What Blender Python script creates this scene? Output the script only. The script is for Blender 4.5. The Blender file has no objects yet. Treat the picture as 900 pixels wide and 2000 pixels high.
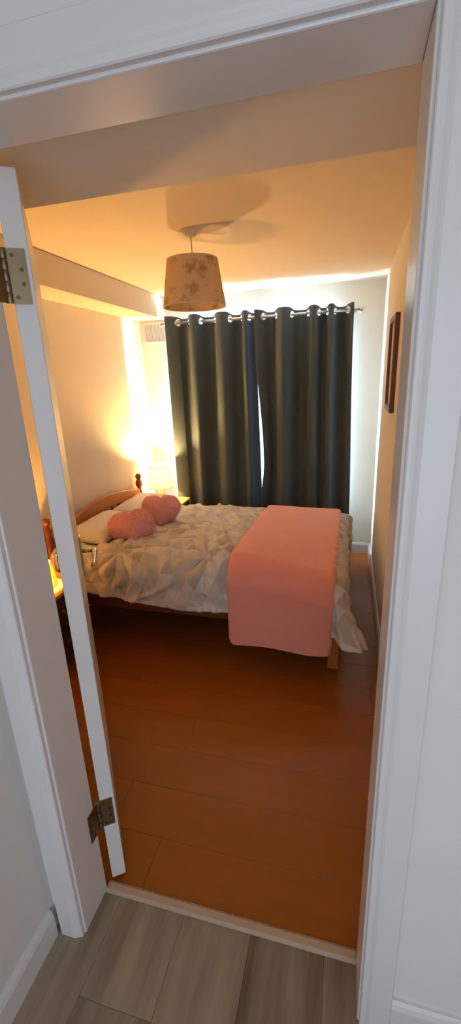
import bpy, bmesh, math, random
from mathutils import Vector, Matrix, noise
from mathutils.bvhtree import BVHTree

S = bpy.context.scene
COL = S.collection
PI = math.pi

# ------------------------------------------------------------------ camera
CAM = Vector((0.6993, -0.7159, 1.5838))
R_ = Vector((0.96657981, 0.25342848, -0.03869713))
U_ = Vector((-0.04034258, 0.29942569, 0.95326635))
F_ = Vector((-0.25317176, 0.91984687, -0.29964278))
cd = bpy.data.cameras.new('camera')
cam = bpy.data.objects.new('camera', cd)
COL.objects.link(cam)
m = Matrix((R_, U_, -F_)).transposed().to_4x4()
m.translation = CAM
cam.matrix_world = m
cd.sensor_fit = 'VERTICAL'
cd.sensor_height = 36.0
cd.lens = 849.83 / 2000 * 36
cd.clip_start = 0.02
S.camera = cam

# ------------------------------------------------------------------ world, daylight, exposure
W = bpy.data.worlds.new('sky')
S.world = W
W.use_nodes = True
bg = W.node_tree.nodes['Background']
bg.inputs[0].default_value = (0.62, 0.76, 1.0, 1)
bg.inputs[1].default_value = 1.0

def area(name, loc, rot, sx, sy, power, col):
    l = bpy.data.lights.new(name, 'AREA')
    l.shape = 'RECTANGLE'
    l.size, l.size_y = sx, sy
    l.energy = power
    l.color = col
    o = bpy.data.objects.new(name, l)
    COL.objects.link(o)
    o.location = loc
    o.rotation_euler = rot
    return o

# daylight arriving at the bedroom window and at the open end of the hall
area('window_daylight', (-0.05, 3.42, 1.3), (-PI / 2, 0, 0), 1.5, 1.7, 1300, (0.58, 0.80, 1.0))
area('hall_daylight', (0.85, -2.45, 1.25), (PI / 2, 0, 0), 1.5, 1.9, 15.5, (0.84, 0.91, 1.0))

vs = S.view_settings
vs.view_transform = 'Standard'
vs.look = 'None'
vs.gamma = 1
vs.use_curve_mapping = False
vs.exposure = 0.0

# ------------------------------------------------------------------ materials
def sl(c):
    return tuple((v / 255 / 12.92) if v / 255 <= 0.04045 else ((v / 255 + 0.055) / 1.055) ** 2.4 for v in c) + (1,)

def new_mat(name):
    m = bpy.data.materials.new(name)
    m.use_nodes = True
    nt = m.node_tree
    return m, nt, nt.nodes['Principled BSDF']

def mat(name, c, rough=0.5, metal=0, var=0.04, scale=8, bump=0.0, bscale=60, sheen=0, coord='Object', stretch=None, coat=0):
    m, nt, b = new_mat(name)
    N = nt.nodes
    L = nt.links
    tc = N.new('ShaderNodeTexCoord')
    mp = N.new('ShaderNodeMapping')
    L.new(tc.outputs[coord], mp.inputs[0])
    if stretch:
        mp.inputs['Scale'].default_value = stretch
    nz = N.new('ShaderNodeTexNoise')
    nz.inputs['Scale'].default_value = scale
    nz.inputs['Detail'].default_value = 4
    L.new(mp.outputs[0], nz.inputs['Vector'])
    mx = N.new('ShaderNodeMix')
    mx.data_type = 'RGBA'
    c = sl(c)
    mx.inputs[6].default_value = tuple(v * (1 - var * 2) for v in c[:3]) + (1,)
    mx.inputs[7].default_value = tuple(min(1, v * (1 + var * 2)) for v in c[:3]) + (1,)
    L.new(nz.outputs[0], mx.inputs[0])
    L.new(mx.outputs[2], b.inputs['Base Color'])
    b.inputs['Roughness'].default_value = rough
    b.inputs['Metallic'].default_value = metal
    b.inputs['Sheen Weight'].default_value = sheen
    b.inputs['Coat Weight'].default_value = coat
    if bump:
        n2 = N.new('ShaderNodeTexNoise')
        n2.inputs['Scale'].default_value = bscale
        n2.inputs['Detail'].default_value = 3
        L.new(mp.outputs[0], n2.inputs['Vector'])
        bp = N.new('ShaderNodeBump')
        bp.inputs['Strength'].default_value = bump
        bp.inputs['Distance'].default_value = 0.004
        L.new(n2.outputs[0], bp.inputs['Height'])
        L.new(bp.outputs[0], b.inputs['Normal'])
    return m

def plank_mat(name, c1, c2, rough, along, rnd=0.35):
    """wood grain running along one axis; each plank object gets its own tone from its random id"""
    m, nt, b = new_mat(name)
    N = nt.nodes
    L = nt.links
    tc = N.new('ShaderNodeTexCoord')
    oi = N.new('ShaderNodeObjectInfo')
    mp = N.new('ShaderNodeMapping')
    mp.inputs['Scale'].default_value = (1.3, 14, 14) if along == 'x' else (14, 1.3, 14)
    L.new(tc.outputs['Object'], mp.inputs[0])
    ad = N.new('ShaderNodeVectorMath')
    ad.operation = 'ADD'
    mu = N.new('ShaderNodeMath')
    mu.operation = 'MULTIPLY'
    mu.inputs[1].default_value = 37
    L.new(oi.outputs['Random'], mu.inputs[0])
    L.new(mp.outputs[0], ad.inputs[0])
    L.new(mu.outputs[0], ad.inputs[1])
    nz = N.new('ShaderNodeTexNoise')
    nz.inputs['Scale'].default_value = 1.1
    nz.inputs['Detail'].default_value = 6
    nz.inputs['Roughness'].default_value = 0.6
    L.new(ad.outputs[0], nz.inputs['Vector'])
    mixf = N.new('ShaderNodeMath')
    mixf.operation = 'MULTIPLY_ADD'
    mixf.inputs[1].default_value = rnd
    sub = N.new('ShaderNodeMath')
    sub.operation = 'MULTIPLY_ADD'
    sub.inputs[1].default_value = 1.5
    sub.inputs[2].default_value = -0.43
    L.new(nz.outputs[0], sub.inputs[0])
    L.new(oi.outputs['Random'], mixf.inputs[0])
    L.new(sub.outputs[0], mixf.inputs[2])
    mixf.use_clamp = True
    mx = N.new('ShaderNodeMix')
    mx.data_type = 'RGBA'
    mx.inputs[6].default_value = sl(c1)
    mx.inputs[7].default_value = sl(c2)
    L.new(mixf.outputs[0], mx.inputs[0])
    L.new(mx.outputs[2], b.inputs['Base Color'])
    b.inputs['Roughness'].default_value = rough
    b.inputs['Specular IOR Level'].default_value = 0.3
    return m

def duvet_mat():
    """pale cotton printed with a mosaic of triangles in soft greys (uv = cloth metres)"""
    m, nt, b = new_mat('printed cotton')
    N = nt.nodes
    L = nt.links
    uv = N.new('ShaderNodeUVMap')
    uv.uv_map = 'cloth'
    sp = N.new('ShaderNodeSeparateXYZ')
    L.new(uv.outputs[0], sp.inputs[0])
    def math_(op, a, bb=None):
        n = N.new('ShaderNodeMath')
        n.operation = op
        for i, v in enumerate((a, bb)):
            if v is None:
                continue
            if isinstance(v, (int, float)):
                n.inputs[i].default_value = v
            else:
                L.new(v, n.inputs[i])
        return n.outputs[0]
    s = 1 / 0.08
    y = math_('MULTIPLY', sp.outputs[1], s * 0.92)
    x = math_('MULTIPLY', sp.outputs[0], s)
    p = math_('ADD', x, math_('MULTIPLY', y, 0.5))
    r = math_('SUBTRACT', x, math_('MULTIPLY', y, 0.5))
    cb = N.new('ShaderNodeCombineXYZ')
    L.new(math_('FLOOR', y), cb.inputs[0])
    L.new(math_('FLOOR', p), cb.inputs[1])
    L.new(math_('FLOOR', r), cb.inputs[2])
    wn = N.new('ShaderNodeTexWhiteNoise')
    L.new(cb.outputs[0], wn.inputs[0])
    rp = N.new('ShaderNodeValToRGB')
    rp.color_ramp.interpolation = 'CONSTANT'
    e = rp.color_ramp.elements
    e[0].color = sl((200, 194, 188))
    e[1].position = 0.3
    e[1].color = sl((190, 183, 177))
    for pos, c in ((0.55, (208, 202, 196)), (0.8, (178, 171, 165))):
        q = e.new(pos)
        q.color = sl(c)
    L.new(wn.outputs[0], rp.inputs[0])
    L.new(rp.outputs[0], b.inputs['Base Color'])
    b.inputs['Roughness'].default_value = 0.85
    b.inputs['Sheen Weight'].default_value = 0.1
    nz = N.new('ShaderNodeTexNoise')
    nz.inputs['Scale'].default_value = 38
    L.new(uv.outputs[0], nz.inputs['Vector'])
    bp = N.new('ShaderNodeBump')
    bp.inputs['Strength'].default_value = 0.25
    bp.inputs['Distance'].default_value = 0.01
    L.new(nz.outputs[0], bp.inputs['Height'])
    L.new(bp.outputs[0], b.inputs['Normal'])
    return m

def shade_mat(name, c, c2, transl, scale):
    """lampshade cloth: diffuse mixed with translucent, with a soft printed pattern"""
    m, nt, b = new_mat(name)
    N = nt.nodes
    L = nt.links
    N.remove(b)
    out = N['Material Output']
    tc = N.new('ShaderNodeTexCoord')
    vo = N.new('ShaderNodeTexVoronoi')
    vo.inputs['Scale'].default_value = scale
    vo.inputs['Randomness'].default_value = 0.8
    nz = N.new('ShaderNodeTexNoise')
    nz.inputs['Scale'].default_value = 45
    nz.inputs['Detail'].default_value = 3
    L.new(tc.outputs['Object'], vo.inputs['Vector'])
    L.new(tc.outputs['Object'], nz.inputs['Vector'])
    sm = N.new('ShaderNodeMath')
    sm.operation = 'MULTIPLY_ADD'
    sm.inputs[1].default_value = 0.9
    L.new(nz.outputs[0], sm.inputs[0])
    L.new(vo.outputs['Distance'], sm.inputs[2])
    rp = N.new('ShaderNodeValToRGB')
    rp.color_ramp.elements[0].position = 0.62
    rp.color_ramp.elements[0].color = sl(c2)
    rp.color_ramp.elements[1].position = 0.88
    rp.color_ramp.elements[1].color = sl(c)
    L.new(sm.outputs[0], rp.inputs[0])
    d = N.new('ShaderNodeBsdfDiffuse')
    t = N.new('ShaderNodeBsdfTranslucent')
    mx = N.new('ShaderNodeMixShader')
    mx.inputs[0].default_value = transl
    L.new(rp.outputs[0], d.inputs[0])
    L.new(rp.outputs[0], t.inputs[0])
    L.new(d.outputs[0], mx.inputs[1])
    L.new(t.outputs[0], mx.inputs[2])
    L.new(mx.outputs[0], out.inputs[0])
    return m

def glass_mat():
    m, nt, b = new_mat('window glass')
    N = nt.nodes
    L = nt.links
    N.remove(b)
    t = N.new('ShaderNodeBsdfTransparent')
    g = N.new('ShaderNodeBsdfGlossy')
    g.inputs['Roughness'].default_value = 0.02
    mx = N.new('ShaderNodeMixShader')
    mx.inputs[0].default_value = 0.07
    L.new(t.outputs[0], mx.inputs[1])
    L.new(g.outputs[0], mx.inputs[2])
    L.new(mx.outputs[0], N['Material Output'].inputs[0])
    return m

def lining_mat():
    m, nt, b = new_mat('pale curtain lining')
    N = nt.nodes
    L = nt.links
    N.remove(b)
    d = N.new('ShaderNodeBsdfDiffuse')
    d.inputs[0].default_value = sl((196, 206, 216))
    t = N.new('ShaderNodeBsdfTranslucent')
    t.inputs[0].default_value = sl((50, 150, 210))  # daylight blue put into the translucence, seen as a glow in the slit
    mx = N.new('ShaderNodeMixShader')
    mx.inputs[0].default_value = 0.015
    L.new(d.outputs[0], mx.inputs[1])
    L.new(t.outputs[0], mx.inputs[2])
    L.new(mx.outputs[0], N['Material Output'].inputs[0])
    return m

def emit_mat(name, c, s):
    m, nt, b = new_mat(name)
    b.inputs['Emission Color'].default_value = c + (1,)
    b.inputs['Emission Strength'].default_value = s
    b.inputs['Base Color'].default_value = (0.9, 0.85, 0.75, 1)
    return m

M = {}
M['wall'] = mat('cream wall paint', (234, 224, 206), 0.85, var=0.012, bump=0.05, bscale=120)
M['ceil'] = mat('white ceiling paint', (234, 222, 200), 0.9, var=0.012, bump=0.06, bscale=90)
M['gloss'] = mat('white gloss paint', (222, 218, 216), 0.28, var=0.012, scale=5, bump=0.03, bscale=25)
M['hallwall'] = mat('white hall paint', (224, 220, 215), 0.8, var=0.015, bump=0.05, bscale=120)
M['lam'] = plank_mat('orange laminate', (136, 74, 9), (150, 84, 14), 0.38, 'x', 0.12)
M['grey'] = plank_mat('grey oak vinyl', (92, 78, 63), (172, 155, 134), 0.5, 'y', 0.3)
M['joint'] = mat('dark joint', (104, 56, 18), 0.8)
M['jointg'] = mat('grey joint', (108, 95, 80), 0.8)
M['thresh'] = mat('beige threshold', (176, 156, 136), 0.45, var=0.03, scale=20, stretch=(1, 8, 8))
M['pine'] = mat('orange pine', (176, 102, 42), 0.4, var=0.12, scale=5, stretch=(6, 1.2, 6), coat=0.2)
M['pine_dark_shaded'] = mat('dark and shaded pine', (112, 56, 28), 0.4, var=0.12, scale=5, stretch=(2, 2, 9))
M['mattress'] = mat('mattress cloth', (205, 200, 192), 0.9)
M['duvet'] = duvet_mat()
M['pillow'] = mat('pillow cotton', (214, 206, 200), 0.85, var=0.03, bump=0.25, bscale=14, sheen=0.1)
M['pink'] = mat('pink plush', (246, 178, 174), 0.95, var=0.08, scale=30, bump=0.6, bscale=120, sheen=0.4)
M['throw'] = mat('pink fleece', (224, 144, 128), 0.95, var=0.04, scale=6, bump=0.35, bscale=220, sheen=0.35)
M['curtain'] = mat('charcoal curtain cloth', (54, 68, 76), 0.75, var=0.05, scale=14, bump=0.15, bscale=300, sheen=0.15)
M['lining'] = lining_mat()
M['steel'] = mat('brushed steel', (190, 190, 190), 0.28, 1.0, var=0.03)
M['chrome'] = mat('satin nickel', (200, 196, 188), 0.22, 1.0, var=0.02)
M['brass'] = mat('aged brass', (138, 124, 98), 0.42, 1.0, var=0.06, scale=30)
M['screw'] = mat('screw brass', (96, 82, 56), 0.4, 1.0)
M['frame'] = mat('mahogany frame', (96, 52, 38), 0.35, var=0.15, scale=6, stretch=(8, 8, 1))
M['print'] = mat('cream print', (214, 196, 168), 0.7, var=0.1, scale=6)
M['vent'] = mat('white vent plastic', (222, 220, 216), 0.45, var=0.01)
M['ventdark'] = mat('vent shadow', (150, 146, 142), 0.8)
M['shade'] = shade_mat('floral shade cloth', (226, 200, 160), (190, 156, 106), 0.25, 11)
M['lshade'] = shade_mat('cream lampshade', (255, 250, 238), (254, 248, 234), 0.75, 30)
M['yshade'] = shade_mat('yellow lampshade', (254, 236, 170), (252, 230, 160), 0.7, 30)
M['ceramic'] = mat('cream ceramic', (226, 208, 172), 0.25, var=0.02)
M['cord'] = mat('pale cord', (205, 190, 165), 0.6)
M['stand'] = mat('dark stained wood', (70, 42, 30), 0.35, var=0.12, scale=5, stretch=(1.5, 7, 7))
M['standtop'] = mat('light wood top', (196, 150, 84), 0.3, var=0.1, scale=5, stretch=(1.5, 7, 7))
M['upvc'] = mat('white window plastic', (226, 228, 230), 0.35, var=0.01)
M['glass'] = glass_mat()
M['bulb'] = emit_mat('bulb', (1.0, 0.72, 0.38), 12)
M['outside'] = mat('outside render', (190, 188, 182), 0.9)

# ------------------------------------------------------------------ mesh helpers
def link(name, me, mt, parent=None, smooth=False):
    o = bpy.data.objects.new(name, me)
    COL.objects.link(o)
    if mt is not None and not me.materials:
        me.materials.append(M[mt] if isinstance(mt, str) else mt)
    if parent is not None:
        o.parent = parent
    if smooth:
        me.polygons.foreach_set('use_smooth', [True] * len(me.polygons))
    return o

def from_bm(name, bm, mt, parent=None, smooth=False):
    bmesh.ops.recalc_face_normals(bm, faces=bm.faces)
    me = bpy.data.meshes.new(name)
    bm.to_mesh(me)
    bm.free()
    return link(name, me, mt, parent, smooth)

def add_box(bm, lo, hi, bev=0.0, seg=2):
    b = bmesh.new()
    bmesh.ops.create_cube(b, size=1)
    for v in b.verts:
        v.co = Vector([lo[i] + (hi[i] - lo[i]) * (v.co[i] + 0.5) for i in range(3)])
    if bev:
        bmesh.ops.bevel(b, geom=list(b.edges), offset=bev, segments=seg, affect='EDGES', profile=0.5)
    me = bpy.data.meshes.new('tmp')
    b.to_mesh(me)
    b.free()
    bm.from_mesh(me)
    bpy.data.meshes.remove(me)

def box(name, lo, hi, mt, parent=None, bev=0.0, seg=2):
    bm = bmesh.new()
    add_box(bm, lo, hi, bev, seg)
    return from_bm(name, bm, mt, parent)

def add_lathe(bm, prof, seg=32, center=(0, 0, 0), axis='z', closed=False):
    rings = []
    c = Vector(center)
    for r, z in prof:
        ring = []
        for k in range(seg):
            a = 2 * PI * k / seg
            v = (r * math.cos(a), r * math.sin(a), z)
            if axis == 'x':
                v = (v[2], v[0], v[1])
            elif axis == 'y':
                v = (v[0], v[2], v[1])
            ring.append(bm.verts.new(c + Vector(v)))
        rings.append(ring)
    n = len(rings)
    for i in range(n if closed else n - 1):
        A, B = rings[i], rings[(i + 1) % n]
        for k in range(seg):
            bm.faces.new((A[k], A[(k + 1) % seg], B[(k + 1) % seg], B[k]))
    if not closed:
        for rg in (rings[0], rings[-1]):
            bm.faces.new(rg)

def lathe(name, prof, mt, parent=None, seg=32, center=(0, 0, 0), axis='z', closed=False, smooth=True):
    bm = bmesh.new()
    add_lathe(bm, prof, seg, center, axis, closed)
    o = from_bm(name, bm, mt, parent, smooth)
    if smooth:
        md = o.modifiers.new('edges', 'EDGE_SPLIT')
        md.split_angle = math.radians(40)
    return o

def tube(name, pts, r, mt, parent=None, seg=10):
    bm = bmesh.new()
    rings = []
    P = [Vector(p) for p in pts]
    for i, p in enumerate(P):
        d = (P[min(i + 1, len(P) - 1)] - P[max(i - 1, 0)]).normalized()
        a = d.orthogonal().normalized() if i == 0 else (prev - d * prev.dot(d)).normalized()
        prev = a
        b = d.cross(a)
        rr = r[i] if isinstance(r, (list, tuple)) else r
        rings.append([bm.verts.new(p + (a * math.cos(2 * PI * k / seg) + b * math.sin(2 * PI * k / seg)) * rr) for k in range(seg)])
    for A, B in zip(rings, rings[1:]):
        for k in range(seg):
            bm.faces.new((A[k], A[(k + 1) % seg], B[(k + 1) % seg], B[k]))
    bm.faces.new(rings[0])
    bm.faces.new(rings[-1])
    return from_bm(name, bm, mt, parent, True)

def grid(name, nu, nv, fn, mt, parent=None, uvfn=None, thick=0.0, closed_u=False):
    verts = [fn(i / nu, j / nv) for j in range(nv + 1) for i in range(nu + 1)]
    faces = [(j * (nu + 1) + i, j * (nu + 1) + i + 1, (j + 1) * (nu + 1) + i + 1, (j + 1) * (nu + 1) + i) for j in range(nv) for i in range(nu)]
    me = bpy.data.meshes.new(name)
    me.from_pydata(verts, [], faces)
    if uvfn:
        l = me.uv_layers.new(name='cloth')
        for lp in me.loops:
            k = lp.vertex_index
            l.data[lp.index].uv = uvfn((k % (nu + 1)) / nu, (k // (nu + 1)) / nv)
    o = link(name, me, mt, parent, True)
    if thick:
        md = o.modifiers.new('thickness', 'SOLIDIFY')
        md.thickness = thick
        md.offset = 0
    return o

def tag(o, label, cat, group=None, kind=None):
    o['label'] = label
    o['category'] = cat
    if group:
        o['group'] = group
    if kind:
        o['kind'] = kind
    return o

def struct(o, label, cat):
    return tag(o, label, cat, kind='structure')

def empty(name, loc=(0, 0, 0), rz=0.0):
    o = bpy.data.objects.new(name, None)
    o.empty_display_size = 0.05
    COL.objects.link(o)
    o.location = loc
    o.rotation_euler = (0, 0, rz)
    return o

def sstep(a, b, x):
    t = max(0.0, min(1.0, (x - a) / (b - a)))
    return t * t * (3 - 2 * t)

# ------------------------------------------------------------------ the shell
XL, XR, D, HC = -1.11, 0.9327, 3.1134, 2.2375
W0, DD, H = 0.7816, 0.1225, 2.0          # door opening width, wall depth, head height
T1, T2 = 0.111, 0.1457                   # threshold strip
HX = -0.098                              # hall left wall
SW, SH = 0.2447, 0.1717                  # boxed pipe run along the left wall

# bedroom floor
fl = struct(box('floor', (XL - 0.1, DD - 0.01, -0.06), (XR + 0.1, D + 0.1, -0.012), 'joint'), 'orange laminate floor of the bedroom', 'floor')
random.seed(4)
pw, y, row = 0.192, T1 + 0.012, 0
while y < D:
    y2 = min(y + pw, D)
    x = XL - 0.55 * ((row * 0.37) % 1)
    while x < XR:
        x2 = min(x + 1.22, XR)
        xa = max(x, XL)
        if x2 - xa > 0.02:
            o = box('plank', (0, 0.0003, -0.012), (x2 - xa - 0.0006, y2 - y - 0.0006, 0), 'lam', fl, 0.0005, 1)
            o.location = (xa, y, 0)
        x += 1.22
    y = y2
    row += 1
# hall floor
hf = struct(box('floor_hall', (HX - 0.05, -2.5, -0.06), (1.72, DD - 0.012, -0.008), 'jointg'), 'grey wood-look plank floor of the hall', 'floor')
x, row = 0.058 - 0.212, 0
ends = [-0.62, -0.13, -1.2, -0.45, -1.4, -0.3, -0.8, -1.0, -0.5]
while x < 1.7:
    x2 = min(x + 0.212, 1.7)
    for ya, yb in ((-2.5, ends[row]), (ends[row], T1 + 0.006)):
        xa = max(x, HX)
        o = box('plank', (0.0004, 0.0004, -0.008), (x2 - xa - 0.0004, yb - ya - 0.0004, 0), 'grey', hf, 0.0003, 1)
        o.location = (xa, ya, 0)
    x = x2
    row += 1

struct(box('ceiling', (XL - 0.1, DD - 0.1, HC), (XR + 0.1, D + 0.1, HC + 0.08), 'ceil'), 'cream painted bedroom ceiling', 'ceiling')
struct(box('ceiling_hall', (HX - 0.1, -2.5, 2.4), (1.75, 0.02, 2.46), 'ceil'), 'white painted hall ceiling', 'ceiling')
struct(box('wall_left', (XL - 0.1, 0.0, -0.06), (XL, D + 0.1, HC), 'wall'), 'cream bedroom wall behind the headboard', 'wall')
struct(box('wall_right', (XR, DD - 0.01, -0.06), (XR + 0.1, D + 0.1, HC), 'wall'), 'cream bedroom wall with the framed picture', 'wall')

def wall_with_hole(name, x0, x1, y0, y1, z0, z1, hx0, hx1, hz0, hz1, mt):
    bm = bmesh.new()
    add_box(bm, (x0, y0, z0), (hx0, y1, z1))
    add_box(bm, (hx1, y0, z0), (x1, y1, z1))
    add_box(bm, (hx0, y0, hz1), (hx1, y1, z1))
    if hz0 > z0:
        add_box(bm, (hx0, y0, z0), (hx1, y1, hz0))
    return from_bm(name, bm, mt)

WX0, WX1, WZ0, WZ1 = -0.66, 0.6, 0.42, 1.985
struct(wall_with_hole('wall_back', XL - 0.1, XR + 0.1, D, D + 0.24, -0.06, HC + 0.08, WX0, WX1, WZ0, WZ1, 'wall'), 'white window wall behind the dark curtains', 'wall')
struct(wall_with_hole('wall_front', XL - 0.1, 1.75, 0.0, DD, -0.06, 2.46, -0.025, W0 + 0.025, -0.06, H + 0.025, 'hallwall'), 'white wall around the bedroom doorway', 'wall')
struct(box('wall_hall_left', (HX - 0.06, -2.5, -0.06), (HX, 0, 2.4), 'hallwall'), 'white hall wall at the left edge', 'wall')
struct(box('wall_hall_right', (1.7, -2.5, -0.06), (1.76, 0, 2.4), 'hallwall'), 'white hall wall on the right', 'wall')
# boxed-in runs under the ceiling
struct(box('soffit', (XL, DD, HC - SH), (XL + SW, D, HC), 'wall', bev=0.004), 'boxed-in soffit along the top of the left wall', 'soffit')
struct(box('bulkhead', (XL + SW, DD, 2.032), (XR, 0.47, HC), 'wall', bev=0.004), 'lowered ceiling bulkhead just inside the doorway', 'bulkhead')

# door lining, architraves, threshold
struct(box('trim_1', (-0.025, 0, 0), (0, DD, H + 0.025), 'gloss', bev=0.003), 'white gloss door lining on the hinge side', 'door frame')
struct(box('trim_2', (W0, 0, 0), (W0 + 0.025, DD, H + 0.025), 'gloss', bev=0.003), 'white gloss door lining on the right side', 'door frame')
struct(box('trim_3', (0, 0, H), (W0, DD, H + 0.025), 'gloss', bev=0.003), 'white gloss head of the door lining', 'door frame')

def architrave(name, pts2, horizontal, a, b, label, flip=1):
    """moulded casing: profile (offset from the opening, depth towards the hall) swept straight, mitred at a"""
    prof = [(0.005, 0.0), (0.005, -0.010), (0.007, -0.0125), (0.012, -0.0135), (0.017, -0.0150), (0.022, -0.0178), (0.026, -0.0195), (0.030, -0.020), (0.071, -0.020), (0.074, -0.017), (0.074, 0.0)]
    bm = bmesh.new()
    A, B = [], []
    for o, d in prof:
        if horizontal:
            A.append(bm.verts.new((a - o, d, H + o)))
            B.append(bm.verts.new((b + o, d, H + o)))
        else:
            A.append(bm.verts.new((a + flip * o, d, 0.0)))
            B.append(bm.verts.new((a + flip * o, d, H + o)))
    n = len(prof)
    for i in range(n):
        j = (i + 1) % n
        bm.faces.new((A[i], A[j], B[j], B[i]))
    bm.faces.new(A)
    bm.faces.new(B)
    return struct(from_bm(name, bm, 'gloss'), label, 'door frame')

architrave('trim_4', None, False, 0.0, 0, 'white moulded architrave left of the doorway', -1)
architrave('trim_5', None, False, W0, 0, 'white moulded architrave right of the doorway', 1)
architrave('trim_6', None, True, 0.0, W0, 'white moulded architrave across the top of the doorway')

bm = bmesh.new()
pr = [(T1, 0.0), (T1, 0.004), (T1 + 0.008, 0.009), (T2 - 0.008, 0.009), (T2, 0.004), (T2, 0.0)]
A = [bm.verts.new((0.0005, yy, zz)) for yy, zz in pr]
B = [bm.verts.new((W0 - 0.0005, yy, zz)) for yy, zz in pr]
for i in range(len(pr)):
    j = (i + 1) % len(pr)
    bm.faces.new((A[i], A[j], B[j], B[i]))
bm.faces.new(A)
bm.faces.new(B)
struct(from_bm('trim_7', bm, 'thresh'), 'pale beige threshold strip between the two floors', 'threshold')

def skirting(name, p0, p1, out, h, label):
    """board from p0 to p1 on the floor, thickness towards `out`, rounded top edge"""
    p0, p1, out = Vector(p0), Vector(p1), Vector(out)
    prof = [(0, 0), (0.016, 0), (0.016, h - 0.02), (0.012, h - 0.008), (0.007, h), (0, h)]
    bm = bmesh.new()
    A = [bm.verts.new(p0 + out * o + Vector((0, 0, z))) for o, z in prof]
    B = [bm.verts.new(p1 + out * o + Vector((0, 0, z))) for o, z in prof]
    for i in range(len(prof)):
        j = (i + 1) % len(prof)
        bm.faces.new((A[i], A[j], B[j], B[i]))
    bm.faces.new(A)
    bm.faces.new(B)
    return struct(from_bm(name, bm, 'gloss'), label, 'baseboard')

skirting('baseboard_right', (XR, 0.15, 0), (XR, D, 0), (-1, 0, 0), 0.1, 'white baseboard along the right bedroom wall')
skirting('baseboard_back', (XL, D, 0), (XR - 0.016, D, 0), (0, -1, 0), 0.1, 'white baseboard under the window')
skirting('baseboard_left', (XL, 0.15, 0), (XL, D - 0.016, 0), (1, 0, 0), 0.1, 'white baseboard behind the bed')
skirting('baseboard_hall_right', (W0 + 0.0745, 0, 0), (1.7, 0, 0), (0, -1, 0), 0.14, 'white baseboard of the hall right of the doorway')
skirting('baseboard_hall_left', (HX, -2.5, 0), (HX, -0.022, 0), (1, 0, 0), 0.1, 'white baseboard along the left hall wall')

# window
wn = empty('window_1', (0, 0, 0))
struct(wn, 'white framed window hidden behind the dark curtains', 'window')
fy0, fy1 = D + 0.13, D + 0.19
bm = bmesh.new()
fw = 0.055
add_box(bm, (WX0, fy0, WZ0), (WX0 + fw, fy1, WZ1), 0.004)
add_box(bm, (WX1 - fw, fy0, WZ0), (WX1, fy1, WZ1), 0.004)
add_box(bm, (WX0 + fw, fy0, WZ0), (WX1 - fw, fy1, WZ0 + fw), 0.004)
add_box(bm, (WX0 + fw, fy0, WZ1 - fw), (WX1 - fw, fy1, WZ1), 0.004)
add_box(bm, (-0.06, fy0, WZ0 + fw), (0.0, fy1, WZ1 - fw), 0.004)
from_bm('window_frame', bm, 'upvc', wn)
box('pane', (WX0 + fw, fy0 + 0.025, WZ0 + fw), (-0.06, fy0 + 0.033, WZ1 - fw), 'glass', wn)
box('pane', (0.0, fy0 + 0.025, WZ0 + fw), (WX1 - fw, fy0 + 0.033, WZ1 - fw), 'glass', wn)
box('window_sill', (WX0, D, WZ0 - 0.022), (WX1, fy0, WZ0), 'gloss', wn, 0.003)

# ------------------------------------------------------------------ door
ANG = math.radians(125)
door = empty('door_1', (0.006, 0.148, 0), ANG)      # local +x runs along the leaf, local -y points out of the right-hand face
struct(door, 'white painted door swung open into the bedroom on brass hinges', 'door')
TH, DL, DT = 0.044, 0.76, 1.993
box('leaf', (0, -TH, 0.012), (DL, 0, DT), 'gloss', door, 0.002)

def lever(side):
    yy = -TH if side < 0 else 0.0
    s = -1 if side < 0 else 1
    h = box('handle', (0.684, min(yy, yy + s * 0.008), 0.80), (0.724, max(yy, yy + s * 0.008), 0.975), 'chrome', door, 0.003)
    tube('spindle', [(0.704, yy + s * 0.008, 0.905), (0.704, yy + s * 0.05, 0.905)], 0.009, 'chrome', h)
    tube('lever', [(0.712, yy + s * 0.052, 0.905), (0.69, yy + s * 0.056, 0.905), (0.66, yy + s * 0.054, 0.902), (0.62, yy + s * 0.05, 0.893), (0.59, yy + s * 0.046, 0.888), (0.575, yy + s * 0.04, 0.888)],
         [0.009, 0.011, 0.010, 0.009, 0.009, 0.007], 'chrome', h)
lever(-1)
lever(1)
box('latch_plate', (DL - 0.0005, -0.032, 0.84), (DL + 0.001, -0.012, 0.96), 'chrome', door)

def hinge(z0, z1):
    h = box('hinge', (-0.0022, -TH + 0.008, z0), (0.0, 0.001, z1), 'brass', door)          # plate let into the leaf's edge
    n = 5
    for k in range(n):
        a, b = z0 + (z1 - z0) * k / n, z0 + (z1 - z0) * (k + 1) / n
        lathe('knuckle', [(0.0056, a + 0.0006), (0.0062, a + 0.002), (0.0062, b - 0.002), (0.0056, b - 0.0006)], 'brass', h, 14, (-0.004, 0.006, 0))
    for f, yy in ((0.12, -0.010), (0.37, -0.025), (0.63, -0.025), (0.88, -0.010)):
        lathe('screw', [(0.004, -0.0004), (0.0042, 0.0006), (0.003, 0.0012)], 'screw', h, 12, (-0.0026, yy, z0 + (z1 - z0) * f), 'x')
    # the other plate lies on the lining; built in door space so that it belongs to the hinge
    inv = (Matrix.Translation(door.location) @ Matrix.Rotation(ANG, 4, 'Z')).inverted()
    bm = bmesh.new()
    add_box(bm, (0.0, DD - 0.034, z0), (0.0018, DD + 0.014, z1))
    bm.transform(inv)
    p = from_bm('jamb_plate', bm, 'brass', h)
    for f, yy in ((0.12, DD - 0.012), (0.37, DD - 0.026), (0.63, DD - 0.026), (0.88, DD - 0.012)):
        bm = bmesh.new()
        add_lathe(bm, [(0.004, -0.0002), (0.0042, 0.0006), (0.003, 0.0012)], 12, (0.002, yy, z0 + (z1 - z0) * f), 'x')
        bm.transform(inv)
        from_bm('screw', bm, 'screw', h)
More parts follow.
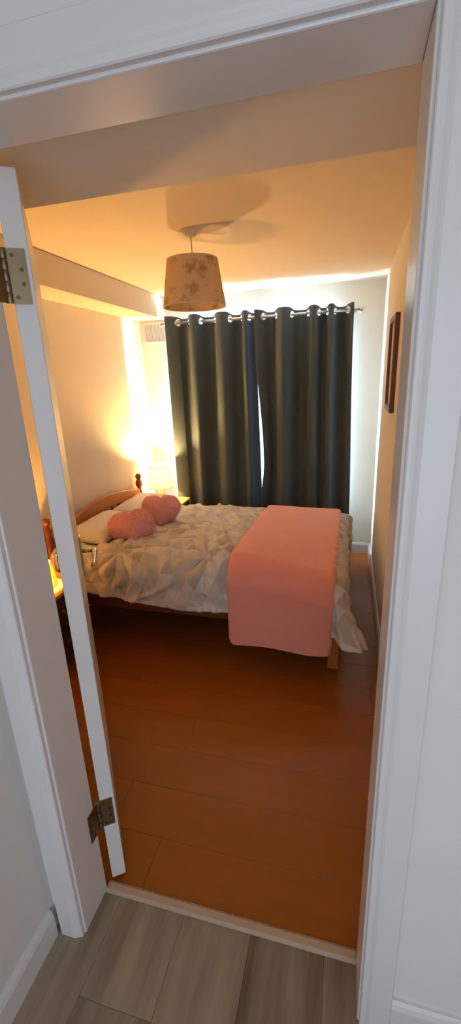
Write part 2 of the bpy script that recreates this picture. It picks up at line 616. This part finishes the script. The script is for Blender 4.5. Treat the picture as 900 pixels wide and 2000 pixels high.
hinge(1.745, 1.850)
hinge(0.245, 0.350)

# ------------------------------------------------------------------ bed
BX0, BX1, BY0, BY1 = -1.085, 0.70, 1.385, 2.70      # outer frame
bed = empty('bed', (BX0, (BY0 + BY1) / 2, 0))
tag(bed, 'orange pine bed frame with arched spindle headboard', 'bed')
def bedpart(o):
    o.parent = bed
    o.matrix_parent_inverse = Matrix.Translation(-bed.location)
    return o
for yy in (BY0 + 0.03, BY1 - 0.03):
    pr = [(0.030, 0), (0.030, 0.60), (0.033, 0.615), (0.033, 0.64), (0.024, 0.66), (0.018, 0.69), (0.019, 0.70), (0.030, 0.715), (0.034, 0.735), (0.030, 0.755), (0.020, 0.77), (0.018, 0.775),
          (0.028, 0.79), (0.030, 0.802), (0.026, 0.816), (0.012, 0.826), (0.002, 0.828)]
    bedpart(lathe('headboard_post', [(r * 0.9, z * 0.965) for r, z in pr], 'pine_dark_shaded', None, 20, (BX0 + 0.03, yy, 0)))
def arch(t, base, rise):
    return base + rise * math.sin(PI * t)
ya, yb = BY0 + 0.055, BY1 - 0.055
bm = bmesh.new()
n = 28
rows = []
for i in range(n + 1):
    t = i / n
    yy = ya + (yb - ya) * t
    zt, zb = arch(t, 0.668, 0.085), arch(t, 0.60, 0.055)
    rows.append([bm.verts.new((xx, yy, zz)) for xx, zz in ((BX0 + 0.018, zb), (BX0 + 0.045, zb), (BX0 + 0.045, zt - 0.008), (BX0 + 0.040, zt), (BX0 + 0.023, zt), (BX0 + 0.018, zt - 0.008))])
for A, B in zip(rows, rows[1:]):
    for k in range(6):
        bm.faces.new((A[k], A[(k + 1) % 6], B[(k + 1) % 6], B[k]))
bm.faces.new(rows[0])
bm.faces.new(rows[-1])
bedpart(from_bm('top_rail', bm, 'pine'))
bedpart(box('lower_rail', (BX0 + 0.018, ya, 0.33), (BX0 + 0.045, yb, 0.42), 'pine', None, 0.004))
for k in range(12):
    t = (k + 1) / 13
    yy = ya + (yb - ya) * t
    zt = arch(t, 0.60, 0.055)
    L = zt - 0.42
    bedpart(lathe('spindle', [(0.008, 0.415), (0.010, 0.42 + L * 0.15), (0.013, 0.42 + L * 0.35), (0.008, 0.42 + L * 0.5), (0.013, 0.42 + L * 0.65), (0.010, 0.42 + L * 0.85), (0.008, zt + 0.004)], 'pine', None, 10, (BX0 + 0.032, yy, 0)))
for yy in (BY0 + 0.012, BY1 - 0.083):
    bedpart(box('side_rail', (BX0 + 0.055, yy, 0.245), (BX1 - 0.055, yy + 0.026, 0.355), 'pine_dark_shaded', None, 0.004))  # shade under the duvet hem is put into the rails' darker colour
for yy in (BY0 + 0.012, BY1 - 0.120):
    bedpart(box('leg', (BX1 - 0.06, yy, 0), (BX1, yy + 0.06, 0.42), 'pine', None, 0.006))
bedpart(box('foot_rail', (BX1 - 0.043, BY0 + 0.072, 0.235), (BX1 - 0.017, BY1 - 0.120, 0.375), 'pine', None, 0.004))
for k in range(9):
    xx = BX0 + 0.14 + k * 0.18
    bedpart(box('slat', (xx, BY0 + 0.04, 0.30), (xx + 0.07, BY1 - 0.085, 0.318), 'pine', None, 0.002))

mt_ = box('mattress', (BX0 + 0.055, BY0 + 0.04, 0.319), (BX1 - 0.062, BY1 - 0.085, 0.50), 'mattress', None, 0.04, 4)
tag(mt_, 'pale mattress lying on the pine bed under the duvet', 'mattress')

# duvet: cloth coordinates (a along the bed, b across it) bent over the near side, the foot and the far side
TX, TYN, TYF = 0.615, 1.43, 2.60
def top_z(x, y):
    g = (y - 1.43) / 1.17
    z = 0.612 - 0.080 * g
    z -= 0.075 * sstep(0.15, 0.66, x) * (1 - 0.85 * g)
    z += 0.012 * math.sin((x + 0.9) * 2.2) * sstep(1.4, 1.7, y) * (1 - sstep(2.2, 2.6, y))
    return z

def bend(p, R, flare):
    if p <= R * PI / 2:
        return R * math.sin(p / R), R * (1 - math.cos(p / R))
    e = p - R * PI / 2
    return R + flare * e, R + e * math.sqrt(max(0, 1 - flare * flare))

def ridge(v, o):
    n = noise.noise(v + Vector((o, o * 1.7, o * 0.3)))
    return math.exp(-n * n / 0.03)

def wrinkle(a, b):
    p = Vector((a, b, 0))
    w = Vector((noise.noise(p * 3.1), noise.noise(p * 3.1 + Vector((9, 2, 5))), 0)) * 0.16
    q = p + w
    h = 0.012 * ridge(Vector((q.x * 4.2, q.y * 3.2, 0)), 3) + 0.009 * ridge(Vector((q.x * 8 + q.y * 2, q.y * 3.6 - q.x * 1.5, 1)), 11) + 0.004 * ridge(q * 14, 23)
    h += 0.012 * noise.noise(q * 3.3) + 0.008 * ridge(Vector((q.x * 3 - q.y * 6, q.y * 2 + q.x * 2.5, 2)), 31)
    for cx, cy, amp, k, ph in ((-0.03, 1.43, 0.030, 9, 0.4), (-0.56, 1.40, 0.032, 9, 1.1), (0.02, 2.05, 0.009, 6, 2.0), (-0.38, 1.62, 0.012, 6, 0.2), (-0.25, 2.2, 0.008, 7, 0.8)):
        dx, dy = a - cx, b - cy
        r = math.hypot(dx, dy)
        th = math.atan2(dy, dx)
        h += amp * (abs(math.sin(k * th * 0.5 + ph + 2.5 * r)) ** 0.6 - 0.55) * math.exp(-((r - 0.10) / 0.11) ** 2)
    return h

def duvet_pt(a, b, wr=1.0, off=0.0, foot=True, Rn=0.095):
    s = max(0.0, a - TX) if foot else 0.0
    near = TYN - b
    far = b - TYF
    t = max(0.0, near)
    x0 = min(a, TX) if foot else a
    y0 = min(max(b, TYN), TYF)
    z0 = top_z(x0, y0)
    flat = 1 - 0.75 * sstep(0.04, 0.13, a) * (1 - sstep(0.64, 0.70, a))      # pressed down under the throw
    h = wrinkle(a, b) * 1.45 * wr * flat + off
    rho = math.hypot(s, t)
    if rho > 0 and near >= 0 or s > 0 and far <= 0:
        dx, dy = (s / rho, -t / rho)
        corner = 2 * dx * -dy
        fl_ = 0.06 + 0.42 * corner * sstep(0.05, 0.3, rho)
        wav = 0.16 * math.sin(a * 9 + 1) * sstep(0.12, 0.4, rho) * (0 if off else 1)
        o, d = bend(rho, Rn, fl_ + wav * 0.3)
        k = min(1.0, rho / (Rn * PI / 2))
        x = x0 + dx * (o + h * k) + corner * 0.05 * sstep(0.2, 0.45, rho)
        y = y0 + dy * (o + h * k)
        return (x, y, z0 - d + h * (1 - k))
    if far > 0:
        rho = math.hypot(s, far)
        dx, dy = s / rho, far / rho
        o, d = bend(rho, 0.08, 0.03)
        o += 0.09 * 2 * dx * dy * min(1.0, rho / 0.1)
        k = min(1.0, rho / (0.08 * PI / 2))
        return (x0 + dx * (o + h * k * 0.5), y0 + dy * (o + h * k * 0.4), z0 - d + h * (1 - k))
    return (x0, y0, z0 + h)

A0, A1 = -1.0, 0.935
B0, B1 = 1.125, 2.86
def hem(a):
    return B0 - 0.022 + 0.03 * (1 - sstep(-0.9, 0.1, a)) + 0.012 * math.sin(a * 6.0) + 0.10 * max(0, (a - 0.74) / 0.195) ** 2
def dv(u, v):
    a = A0 + (A1 - A0) * u
    b0 = hem(a)
    return (a, b0 + (B1 - b0) * v)
duv = grid('duvet', 250, 210, lambda u, v: duvet_pt(*dv(u, v)), 'duvet', None, dv, 0.006)
tag(duv, 'crumpled grey and white triangle-print duvet spread over the bed', 'duvet')

# folded throw across the foot of the bed
def throw_pt(u, v):
    a0, a1 = 0.105, 0.665
    b = 2.66 + (0.932 + 0.075 * u - 2.66) * v
    a = a0 + (a1 - a0) * u
    if v > 0.6:
        a += (u - 0.5) * -0.02 * sstep(0.6, 1, v)
    # rounded lower corners, wavy right hem
    b += 0.028 * (max(0, 1 - u / 0.07) ** 2) * sstep(0.9, 1, v)
    a += 0.004 * math.sin(b * 60) * sstep(0.93, 1.0, u)
    o = 0.038 + 0.006 * noise.noise(Vector((a * 3, b * 2, 4))) + 0.004 * math.sin(u * 9 + 0.6) * sstep(0.62, 0.9, v)
    o -= 0.010 * (max(0, 1 - u / 0.03) ** 2 + max(0, (u - 0.97) / 0.03) ** 2)
    return duvet_pt(a, b, 0.12, o, False, 0.09)
thr = grid('throw_blanket', 70, 190, throw_pt, 'throw', None, lambda u, v: (u, v), 0.010)
tag(thr, 'pink fleece throw folded over the foot of the bed', 'blanket')
bm = bmesh.new()
edge = [throw_pt(u, 1.0) for u in [i / 40 for i in range(41)]]
tube('hem', [Vector(p) for p in edge], 0.0068, 'throw', thr, 8)
tube('hem', [Vector(throw_pt(0.0, v / 90)) for v in range(91)], 0.0062, 'throw', thr, 8)
tube('hem', [Vector(throw_pt(1.0, v / 90)) for v in range(91)], 0.0062, 'throw', thr, 8)

# pillows
def pillow(loc, rot, sx, sy, sz, label, seed):
    def fn(u, v):
        pass
    n = 36
    verts, faces = [], []
    for side in (1, -1):
        for j in range(n + 1):
            for i in range(n + 1):
                a, b = -1 + 2 * i / n, -1 + 2 * j / n
                e = max(0.0, (1 - a ** 4)) ** 0.55 * max(0.0, (1 - b ** 4)) ** 0.55
                pin = 1 - 0.07 * (1 - abs(b) ** 2 if abs(a) > abs(b) else 1 - abs(a) ** 2)
                w = noise.noise(Vector((a * 2.4 + seed, b * 2.4, side))) * 0.10 + 0.05 * ridge(Vector((a * 3 + b, b * 3, seed)), 2)
                z = side * e * (1 + w)
                verts.append((a * sx * pin, b * sy * pin, z * sz))
    N = (n + 1) ** 2
    for s in (0, 1):
        for j in range(n):
            for i in range(n):
                f = (s * N + j * (n + 1) + i, s * N + j * (n + 1) + i + 1, s * N + (j + 1) * (n + 1) + i + 1, s * N + (j + 1) * (n + 1) + i)
                faces.append(f if s == 0 else f[::-1])
    me = bpy.data.meshes.new('pillow')
    me.from_pydata(verts, [], faces)
    o = link('pillow', me, 'pillow', None, True)
    bm = bmesh.new()
    bm.from_mesh(me)
    bmesh.ops.remove_doubles(bm, verts=bm.verts, dist=0.0005)
    bm.to_mesh(me)
    bm.free()
    o.location = loc
    o.rotation_euler = rot
    tag(o, label, 'pillow', 'pillows at the headboard')
    return o
pillow((-0.862, 2.340, 0.622), (0.0, math.radians(3), 0.02), 0.158, 0.272, 0.050, 'white pillow at the head of the bed, nearer the curtains', 1)
pillow((-0.862, 1.752, 0.642), (0.0, math.radians(3), -0.02), 0.158, 0.285, 0.052, 'white pillow at the head of the bed, nearer the open door', 5)

# heart cushions
def heart(loc, rot, size, label, seed):
    n, mrad = 72, 18
    def outline(t):
        x = 16 * math.sin(t) ** 3
        y = 13 * math.cos(t) - 5 * math.cos(2 * t) - 2 * math.cos(3 * t) - math.cos(4 * t)
        return 0.8 * x / 17 + 0.2 * math.sin(t), 0.8 * (y + 2.5) / 17 + 0.2 * math.cos(t)
    verts, faces = [], []
    rnd = random.Random(seed)
    rings = 13
    th = 0.70
    # latitude rings from the bottom pole to the top pole
    for k in range(1, 2 * rings):
        f = -PI / 2 + PI * k / (2 * rings)
        cr, sr = math.cos(f) ** 0.75, math.sin(f)
        for i in range(n):
            t = 2 * PI * i / n
            x, y = outline(t)
            rr = cr
            sm = 0.16 * (1 - cr)
            px, py = x * rr, y * rr - sm
            verts.append([px, py, th * sr * (0.94 + 0.06 * y)])
    verts.append([0, -0.16, -th])
    verts.append([0, -0.16, th])
    R = 2 * rings - 1
    for k in range(R - 1):
        for i in range(n):
            faces.append((k * n + i, k * n + (i + 1) % n, (k + 1) * n + (i + 1) % n, (k + 1) * n + i))
    for i in range(n):
        faces.append((R * n, (0 * n) + (i + 1) % n, i))
        faces.append((R * n + 1, (R - 1) * n + i, (R - 1) * n + (i + 1) % n))
    vv = []
    for v in verts:
        p = Vector(v)
        q = p + p.normalized() * (0.045 * noise.noise(p * 3.2 + Vector((seed, 0, 0))) + 0.022 * noise.noise(p * 8 + Vector((0, seed, 0))))
        vv.append(q * size)
    me = bpy.data.meshes.new('heart_cushion')
    me.from_pydata(vv, [], faces)
    o = link('heart_cushion', me, 'pink', None, True)
    bm = bmesh.new()
    bm.from_mesh(me)
    bmesh.ops.recalc_face_normals(bm, faces=bm.faces)
    # short plush pile
    bm.normal_update()
    fv, ff = [], []
    tris = []
    for fc in bm.faces:
        tris.append((fc.calc_area(), fc))
    tot = sum(a for a, _ in tris)
    for ar, fc in tris:
        c = 14000 * ar / tot
        c = int(c) + (1 if rnd.random() < c - int(c) else 0)
        vs_ = [v.co for v in fc.verts]
        for _ in range(c):
            w = [rnd.random() for _ in vs_]
            sw = sum(w)
            p = sum((a * b for a, b in zip(vs_, w)), Vector()) / sw
            lean = Vector((noise.noise(p * 22), noise.noise(p * 22 + Vector((7, 7, 7))), noise.noise(p * 22 + Vector((3, 9, 1))))) * 1.1
            d = (fc.normal + lean + Vector((rnd.uniform(-.35, .35), rnd.uniform(-.35, .35), rnd.uniform(-.35, .35)))).normalized()
            side = d.cross(Vector((rnd.uniform(-1, 1), rnd.uniform(-1, 1), rnd.uniform(-1, 1)))).normalized() * 0.0011
            ln = rnd.uniform(0.007, 0.013)
            k = len(fv)
            fv += [p - side, p + side, p + d * ln]
            ff.append((k, k + 1, k + 2))
    bm.to_mesh(me)
    bm.free()
    fm = bpy.data.meshes.new('fur')
    fm.from_pydata(fv, [], ff)
    fo = link('fur', fm, 'pink', o)
    fo['kind'] = 'stuff'
    o.location = loc
    o.rotation_euler = rot
    tag(o, label, 'cushion', 'fluffy heart cushions on the bed')
    return o
heart((-0.595, 1.63, 0.680), (math.radians(24), math.radians(-4), math.radians(32)), 0.150, 'fluffy pink heart cushion on the duvet, nearer the open door', 2)
heart((-0.555, 2.0, 0.685), (math.radians(36), math.radians(4), math.radians(24)), 0.140, 'fluffy pink heart cushion on the duvet, nearer the bedside lamp glow', 6)

# each softer layer gives way under what lies on it, so that things touch without passing through each other
def world_tree(o):
    mw = Matrix.LocRotScale(o.location, o.rotation_euler, None)
    return BVHTree.FromPolygons([mw @ v.co for v in o.data.vertices], [tuple(p.vertices) for p in o.data.polygons])

def press(o, trees, gap, side=False):
    mw = Matrix.LocRotScale(o.location, o.rotation_euler, None)
    inv = mw.inverted()
    for v in o.data.vertices:
        p = mw @ v.co
        for t in trees:
            # lowest surface of the upper thing over this spot, found from below
            if side:
                h = t.ray_cast(Vector((p.x, p.y, 1.4)), Vector((0, 0, -1)))[0]
                if h is not None and p.z > h.z - gap:
                    p.z = h.z - gap
                # beside the right hem the cloth is still held back, easing off within a hand's breadth
                xe = 0.655 - 0.002
                over = max(0.0, p.x - xe)
                h = t.ray_cast(Vector((min(p.x, xe - 0.006), 0.8, p.z)), Vector((0, 1, 0)))[0]
                lim = None if h is None else h.y + gap - max(0.0, over - 0.022) * 2.2
                if lim is not None and p.y < lim and h.y < 1.5 and over < 0.12:
                    p.y = lim
            else:
                h = t.ray_cast(Vector((p.x, p.y, 0.0)), Vector((0, 0, 1)))[0]
                if h is not None and p.z > h.z - gap:
                    p.z = h.z - gap
        v.co = inv @ p
hearts = [o for o in S.objects if o.name.startswith('heart_cushion')]
pillows = [o for o in S.objects if o.name.startswith('pillow')]
for o in pillows:
    press(o, [world_tree(h) for h in hearts], 0.006)
press(duv, [world_tree(o) for o in hearts + pillows], 0.015)
press(duv, [world_tree(thr)], 0.021, True)

# ------------------------------------------------------------------ curtains and pole
RY, RZ = D - 0.10, 2.018
rod = empty('curtain_pole', (-0.06, RY, RZ))
tag(rod, 'steel curtain pole with round knob ends above the window', 'curtain pole')
def rodpart(o):
    o.parent = rod
    o.matrix_parent_inverse = Matrix.Translation(-rod.location)
    return o
rodpart(tube('pole', [(-0.835, RY, RZ), (0.735, RY, RZ)], 0.0125, 'steel', None, 16))
for sx, xx in ((-1, -0.835), (1, 0.735)):
    rodpart(lathe('finial', [(0.012, -0.004 * sx), (0.017, 0.0), (0.017, sx * 0.006), (0.012, sx * 0.01), (0.022, sx * 0.018), (0.027, sx * 0.030), (0.024, sx * 0.043), (0.012, sx * 0.052), (0.002, sx * 0.054)], 'steel', None, 20, (xx, RY, RZ), 'x'))
for xx in (-0.775, 0.692):
    bm = bmesh.new()
    add_lathe(bm, [(0.022, 0), (0.022, -0.006), (0.007, -0.008), (0.007, -0.087)], 14, (xx, D, RZ), 'y')
    rodpart(from_bm('bracket', bm, 'steel', None, False))

def curtain(xs, first, e0, e1, lead, label, seed, slit=0.0):
    """xs: eyelet positions (the cloth crosses the pole there); first: +1 when the first bay swings to the room"""
    xs = [e0] + xs + [e1]
    root = empty('curtain', ((e0 + e1) / 2, RY, 0.03))
    tag(root, label, 'curtain', 'charcoal eyelet curtains')
    ZB, ZT = 0.03, RZ + 0.045
    def off(x, z):
        for k in range(len(xs) - 1):
            if x <= xs[k + 1] or k == len(xs) - 2:
                a, b = xs[k], xs[k + 1]
                sgn = first * (1 if k % 2 == 0 else -1)
                t = max(0, min(1, (x - a) / (b - a)))
                end = k == 0 or k == len(xs) - 2
                amp = max(0.037, min(0.054, 0.46 * (b - a)))
                w = math.sin(PI * t) if not end else (math.cos(PI * t / 2) if k else math.sin(PI * t / 2 + PI / 2)) * 0.7
                if end:
                    w = (math.sin(PI * t * 0.5) if k == len(xs) - 2 else math.cos(PI * t * 0.5)) * 0.75
                w = math.copysign(abs(w) ** 0.85, w)
                return -sgn * amp * w
        return 0
    def pt(u, v, back=0.0, ld=lead, flap=0.0):
        z = ZB + (ZT - ZB) * v
        x = e0 + (e1 - e0) * u
        g = 1 - v
        y = off(x, z)
        # deeper rounder folds further down, slow drift of the folds
        drift = 0.016 * math.sin(u * 7 + seed) * sstep(0.0, 0.9, g)
        y = y * (1 - 0.18 * g) + 0.008 * noise.noise(Vector((x * 5, z * 1.2, seed))) * sstep(0.05, 0.5, g)
        xx = x + drift * math.sin(PI * u) + ld(u, z)
        zz = z + (0.010 * math.copysign(1, -y) * min(1, abs(y) / 0.03) * sstep(0.94, 1.0, v))
        return (xx - root.location.x, y + back + flap * (1 - sstep(0.07, 0.15, u)), zz - root.location.z)
    def lining_lead(u, z):      # flap of lining added past the leading edge so the slit glows blue
        return lead(u, z) - slit * (1 - sstep(0.0, 0.12, u)) if slit else lead(u, z)
    vk = (RZ - 0.045 - ZB) / (ZT - ZB)
    def rows(v):          # rows of the mesh crowd together around the pole
        return v / 0.6 * vk if v < 0.6 else vk + (v - 0.6) / 0.4 * (1 - vk)
    cl = grid('cloth', 260, 60, lambda u, v: pt(u, rows(v)), 'curtain', root, None, 0.0025)
    bm = bmesh.new()      # the eyelet holes
    bm.from_mesh(cl.data)
    hz = RZ - root.location.z
    bmesh.ops.delete(bm, geom=[f for f in bm.faces if min(math.hypot(v.co.y, v.co.z - hz) for v in f.verts) < 0.0165], context='FACES')
    bm.to_mesh(cl.data)
    bm.free()
    ln = grid('lining', 200, 30, lambda u, v: pt(0.004 + u * 0.992, 0.01 + v * 0.955, 0.007, lining_lead, 0.088 if slit else 0.0), 'lining', root)
    for k, x in enumerate(xs[1:-1]):
        # the ring lies in the cloth: its axis follows the cloth normal, close to the pole direction
        s = first * (1 if k % 2 == 0 else -1)
        bm = bmesh.new()
        prof = []
        for q in range(8):
            a = 2 * PI * q / 8
            prof.append((0.0255 + 0.0060 * math.cos(a), 0.0042 * math.sin(a)))
        add_lathe(bm, prof, 24, (0, 0, 0), 'x', True)
        bm.transform(Matrix.Rotation(s * math.radians(-38), 4, 'Z'))
        bm.transform(Matrix.Translation((x - root.location.x, 0, RZ - root.location.z)))
        from_bm('eyelet', bm, 'chrome', root, True)
    return root

def slide(z):         # both leading edges wander to the right further down
    return 0.026 * (1 - sstep(0.4, 1.9, z))
def lead_l(u, z):
    return slide(z) * sstep(0.8, 1.0, u)
def lead_r(u, z):     # a slit opens between the panels at mid height, backed by the added flap
    k = (1 - sstep(1.0, 1.85, z)) * sstep(0.48, 0.85, z)
    right = 0.03 * (1 - sstep(0.3, 1.9, z))
    return (slide(z) + 0.040 * k) * (1 - sstep(0.0, 0.25, u)) + right * sstep(0.6, 1.0, u)
curtain([-0.716, -0.622, -0.516, -0.392, -0.265, -0.167, -0.105], 1, -0.822, -0.055, lead_l, 'charcoal eyelet curtain on the left half of the pole', 1.3)
curtain([0.014, 0.113, 0.238, 0.365, 0.447, 0.512, 0.566, 0.691 - 0.03], 1, -0.058, 0.708, lead_r, 'charcoal eyelet curtain on the right half of the pole', 4.1, 0.07)

# ------------------------------------------------------------------ pendant lamp
PX, PY = -0.064, 1.543
pd = empty('pendant_lamp', (PX, PY, HC))
tag(pd, 'beige floral drum pendant shade hanging from the ceiling', 'pendant lamp')
lathe('ceiling_rose', [(0.032, 0), (0.032, -0.004), (0.026, -0.010), (0.010, -0.014), (0.004, -0.02)], 'ceil', pd, 28)
tube('cord', [(0, 0, -0.016), (0.002, 0, -0.07), (0.001, 0, -0.145)], 0.0028, 'cord', pd, 8)
zt, zb = 2.124 - HC, 1.915 - HC
sh = lathe('shade', [(0.156, zb), (0.124, zt), (0.1225, zt), (0.1545, zb)], 'shade', pd, 56, closed=True)
lathe('rim', [(0.1572, zb - 0.001), (0.1560, zb + 0.005), (0.1530, zb + 0.005), (0.1535, zb - 0.001)], 'cord', sh, 56, closed=True)
lathe('rim', [(0.1252, zt + 0.001), (0.1255, zt - 0.005), (0.1215, zt - 0.005), (0.1215, zt + 0.001)], 'cord', sh, 56, closed=True)
lathe('lamp_holder', [(0.012, zt - 0.005), (0.019, zt - 0.012), (0.019, zt - 0.05), (0.014, zt - 0.06)], 'upvc', pd, 20)
for k in range(3):
    a = 2 * PI * k / 3 + 0.4
    tube('spoke', [(0.018 * math.cos(a), 0.018 * math.sin(a), zt - 0.02), (0.1225 * math.cos(a), 0.1225 * math.sin(a), zt - 0.003)], 0.0016, 'steel', pd, 6)
lathe('light_bulb', [(0.012, zt - 0.06), (0.014, zt - 0.075), (0.028, zt - 0.105), (0.030, zt - 0.122), (0.022, zt - 0.142), (0.003, zt - 0.152)], 'ceramic', pd, 20)

# ------------------------------------------------------------------ bedside tables and lamps
def nightstand(lo, hi, label):
    cx, cy = (lo[0] + hi[0]) / 2, (lo[1] + hi[1]) / 2
    r = empty('nightstand', (cx, cy, 0))
    tag(r, label, 'nightstand', 'bedside tables')
    a, b = (lo[0] - cx, lo[1] - cy), (hi[0] - cx, hi[1] - cy)
    z = hi[2]
    box('top', (a[0], a[1], z - 0.022), (b[0], b[1], z), 'standtop', r, 0.004)
    box('body', (a[0] + 0.012, a[1] + 0.012, 0.06), (b[0] - 0.018, b[1] - 0.012, z - 0.022), 'stand', r, 0.002)
    for k, (z0, z1) in enumerate(((0.08, 0.285), (0.295, z - 0.03))):
        d = box('drawer', (b[0] - 0.018, a[1] + 0.018, z0), (b[0] - 0.004, b[1] - 0.018, z1), 'stand', r, 0.003)
        lathe('knob', [(0.006, 0), (0.006, 0.008), (0.013, 0.014), (0.012, 0.020), (0.004, 0.023)], 'brass', d, 14, (b[0] - 0.004, 0, (z0 + z1) / 2), 'x')
    for xx in (a[0] + 0.015, b[0] - 0.05):
        for yy in (a[1] + 0.015, b[1] - 0.045):
            box('leg', (xx, yy, 0), (xx + 0.03, yy + 0.03, 0.06), 'stand', r, 0.003)
    return r
nightstand((XL + 0.018, 2.712, 0), (-0.685, 2.945, 0.52), 'wooden nightstand in the far corner beside the curtain')
nightstand((XL + 0.018, 0.94, 0), (-0.79, 1.265, 0.475), 'dark wooden nightstand seen through the gap at the door hinge')

def point(name, loc, parent, power, col, r):
    l = bpy.data.lights.new(name, 'POINT')
    l.energy = power
    l.color = col
    l.shadow_soft_size = r
    o = bpy.data.objects.new(name, l)
    COL.objects.link(o)
    o.parent = parent
    o.location = loc
    return o

def table_lamp(loc, rt, rb, z0, z1, label, mt, power, col, zl):
    r = empty('table_lamp', loc)
    tag(r, label, 'lamp', 'bedside lamps')
    lathe('base', [(0.048, 0), (0.052, 0.006), (0.050, 0.016), (0.03, 0.026), (0.022, 0.035), (0.034, min(0.06, z0)), (0.038, z0 + 0.008), (0.02, z0 + 0.025), (0.009, z0 + 0.035)], 'ceramic', r, 28)
    s = lathe('shade', [(rb, z0), (rt, z1), (rt - 0.0015, z1), (rb - 0.0015, z0)], mt, r, 48, closed=True)
    lathe('rim', [(rt + 0.001, z1 + 0.001), (rt + 0.001, z1 - 0.005), (rt - 0.003, z1 - 0.005), (rt - 0.003, z1 + 0.001)], 'upvc', s, 48, closed=True)
    lathe('rim', [(rb + 0.001, z0 - 0.001), (rb + 0.001, z0 + 0.004), (rb - 0.003, z0 + 0.004), (rb - 0.003, z0 - 0.001)], 'upvc', s, 48, closed=True)
    zc = zl - 0.066
    lathe('lamp_holder', [(0.010, z0 + 0.03), (0.015, z0 + 0.034), (0.015, zc - 0.012), (0.012, zc - 0.008)], 'upvc', r, 16)
    lathe('light_bulb', [(0.010, zc - 0.010), (0.018, zc + 0.004), (0.022, zc + 0.016), (0.017, zc + 0.03), (0.003, zc + 0.037)], 'bulb', r, 18)
    point('lamp_light', (0, 0, zl), r, power, col, 0.022)
    return r
WARM = (1.0, 0.47, 0.085)
table_lamp((-0.915, 2.82, 0.52), 0.092, 0.124, 0.13, 0.325, 'lit cream table lamp glowing in the far corner beside the curtain', 'lshade', 84, (1.0, 0.58, 0.19), 0.268)
table_lamp((-0.945, 1.145, 0.475), 0.078, 0.098, 0.018, 0.150, 'lit yellow bedside lamp seen through the gap at the door hinge', 'yshade', 46, WARM, 0.083)

# ------------------------------------------------------------------ picture and vent
pic = empty('picture_frame', (XR, 1.99, 1.605))
tag(pic, 'narrow dark wooden picture frame hung on the right wall', 'picture')
hw, hh, fw_, dp = 0.175, 0.25, 0.03, 0.024
box('frame_side', (-dp, -hw, -hh), (0, -hw + fw_, hh), 'frame', pic, 0.003)
box('frame_side', (-dp, hw - fw_, -hh), (0, hw, hh), 'frame', pic, 0.003)
box('frame_rail', (-dp, -hw + fw_, hh - fw_), (0, hw - fw_, hh), 'frame', pic, 0.003)
box('frame_rail', (-dp, -hw + fw_, -hh), (0, hw - fw_, -hh + fw_), 'frame', pic, 0.003)
box('print', (-0.008, -hw + fw_, -hh + fw_), (-0.003, hw - fw_, hh - fw_), 'print', pic)

vt = empty('air_vent', (-0.955, D, 1.965))
tag(vt, 'white slatted air vent high on the back wall beside the curtain', 'air vent')
vw, vh = 0.125, 0.082
bm = bmesh.new()
t = 0.012
add_box(bm, (-vw, -0.012, -vh), (-vw + t, 0, vh), 0.002)
add_box(bm, (vw - t, -0.012, -vh), (vw, 0, vh), 0.002)
add_box(bm, (-vw + t, -0.012, vh - t), (vw - t, 0, vh), 0.002)
add_box(bm, (-vw + t, -0.012, -vh), (vw - t, 0, -vh + t), 0.002)
from_bm('vent_frame', bm, 'vent', vt)
box('backing', (-vw + t, -0.003, -vh + t), (vw - t, 0, vh - t), 'ventdark', vt)
n = 17
for k in range(n):
    xx = -vw + t + (2 * vw - 2 * t) * (k + 0.5) / n
    o = box('slat', (-0.0035, -0.009, -vh + t), (0.0035, -0.003, vh - t), 'vent', vt)
    o.location = (xx, 0, 0)
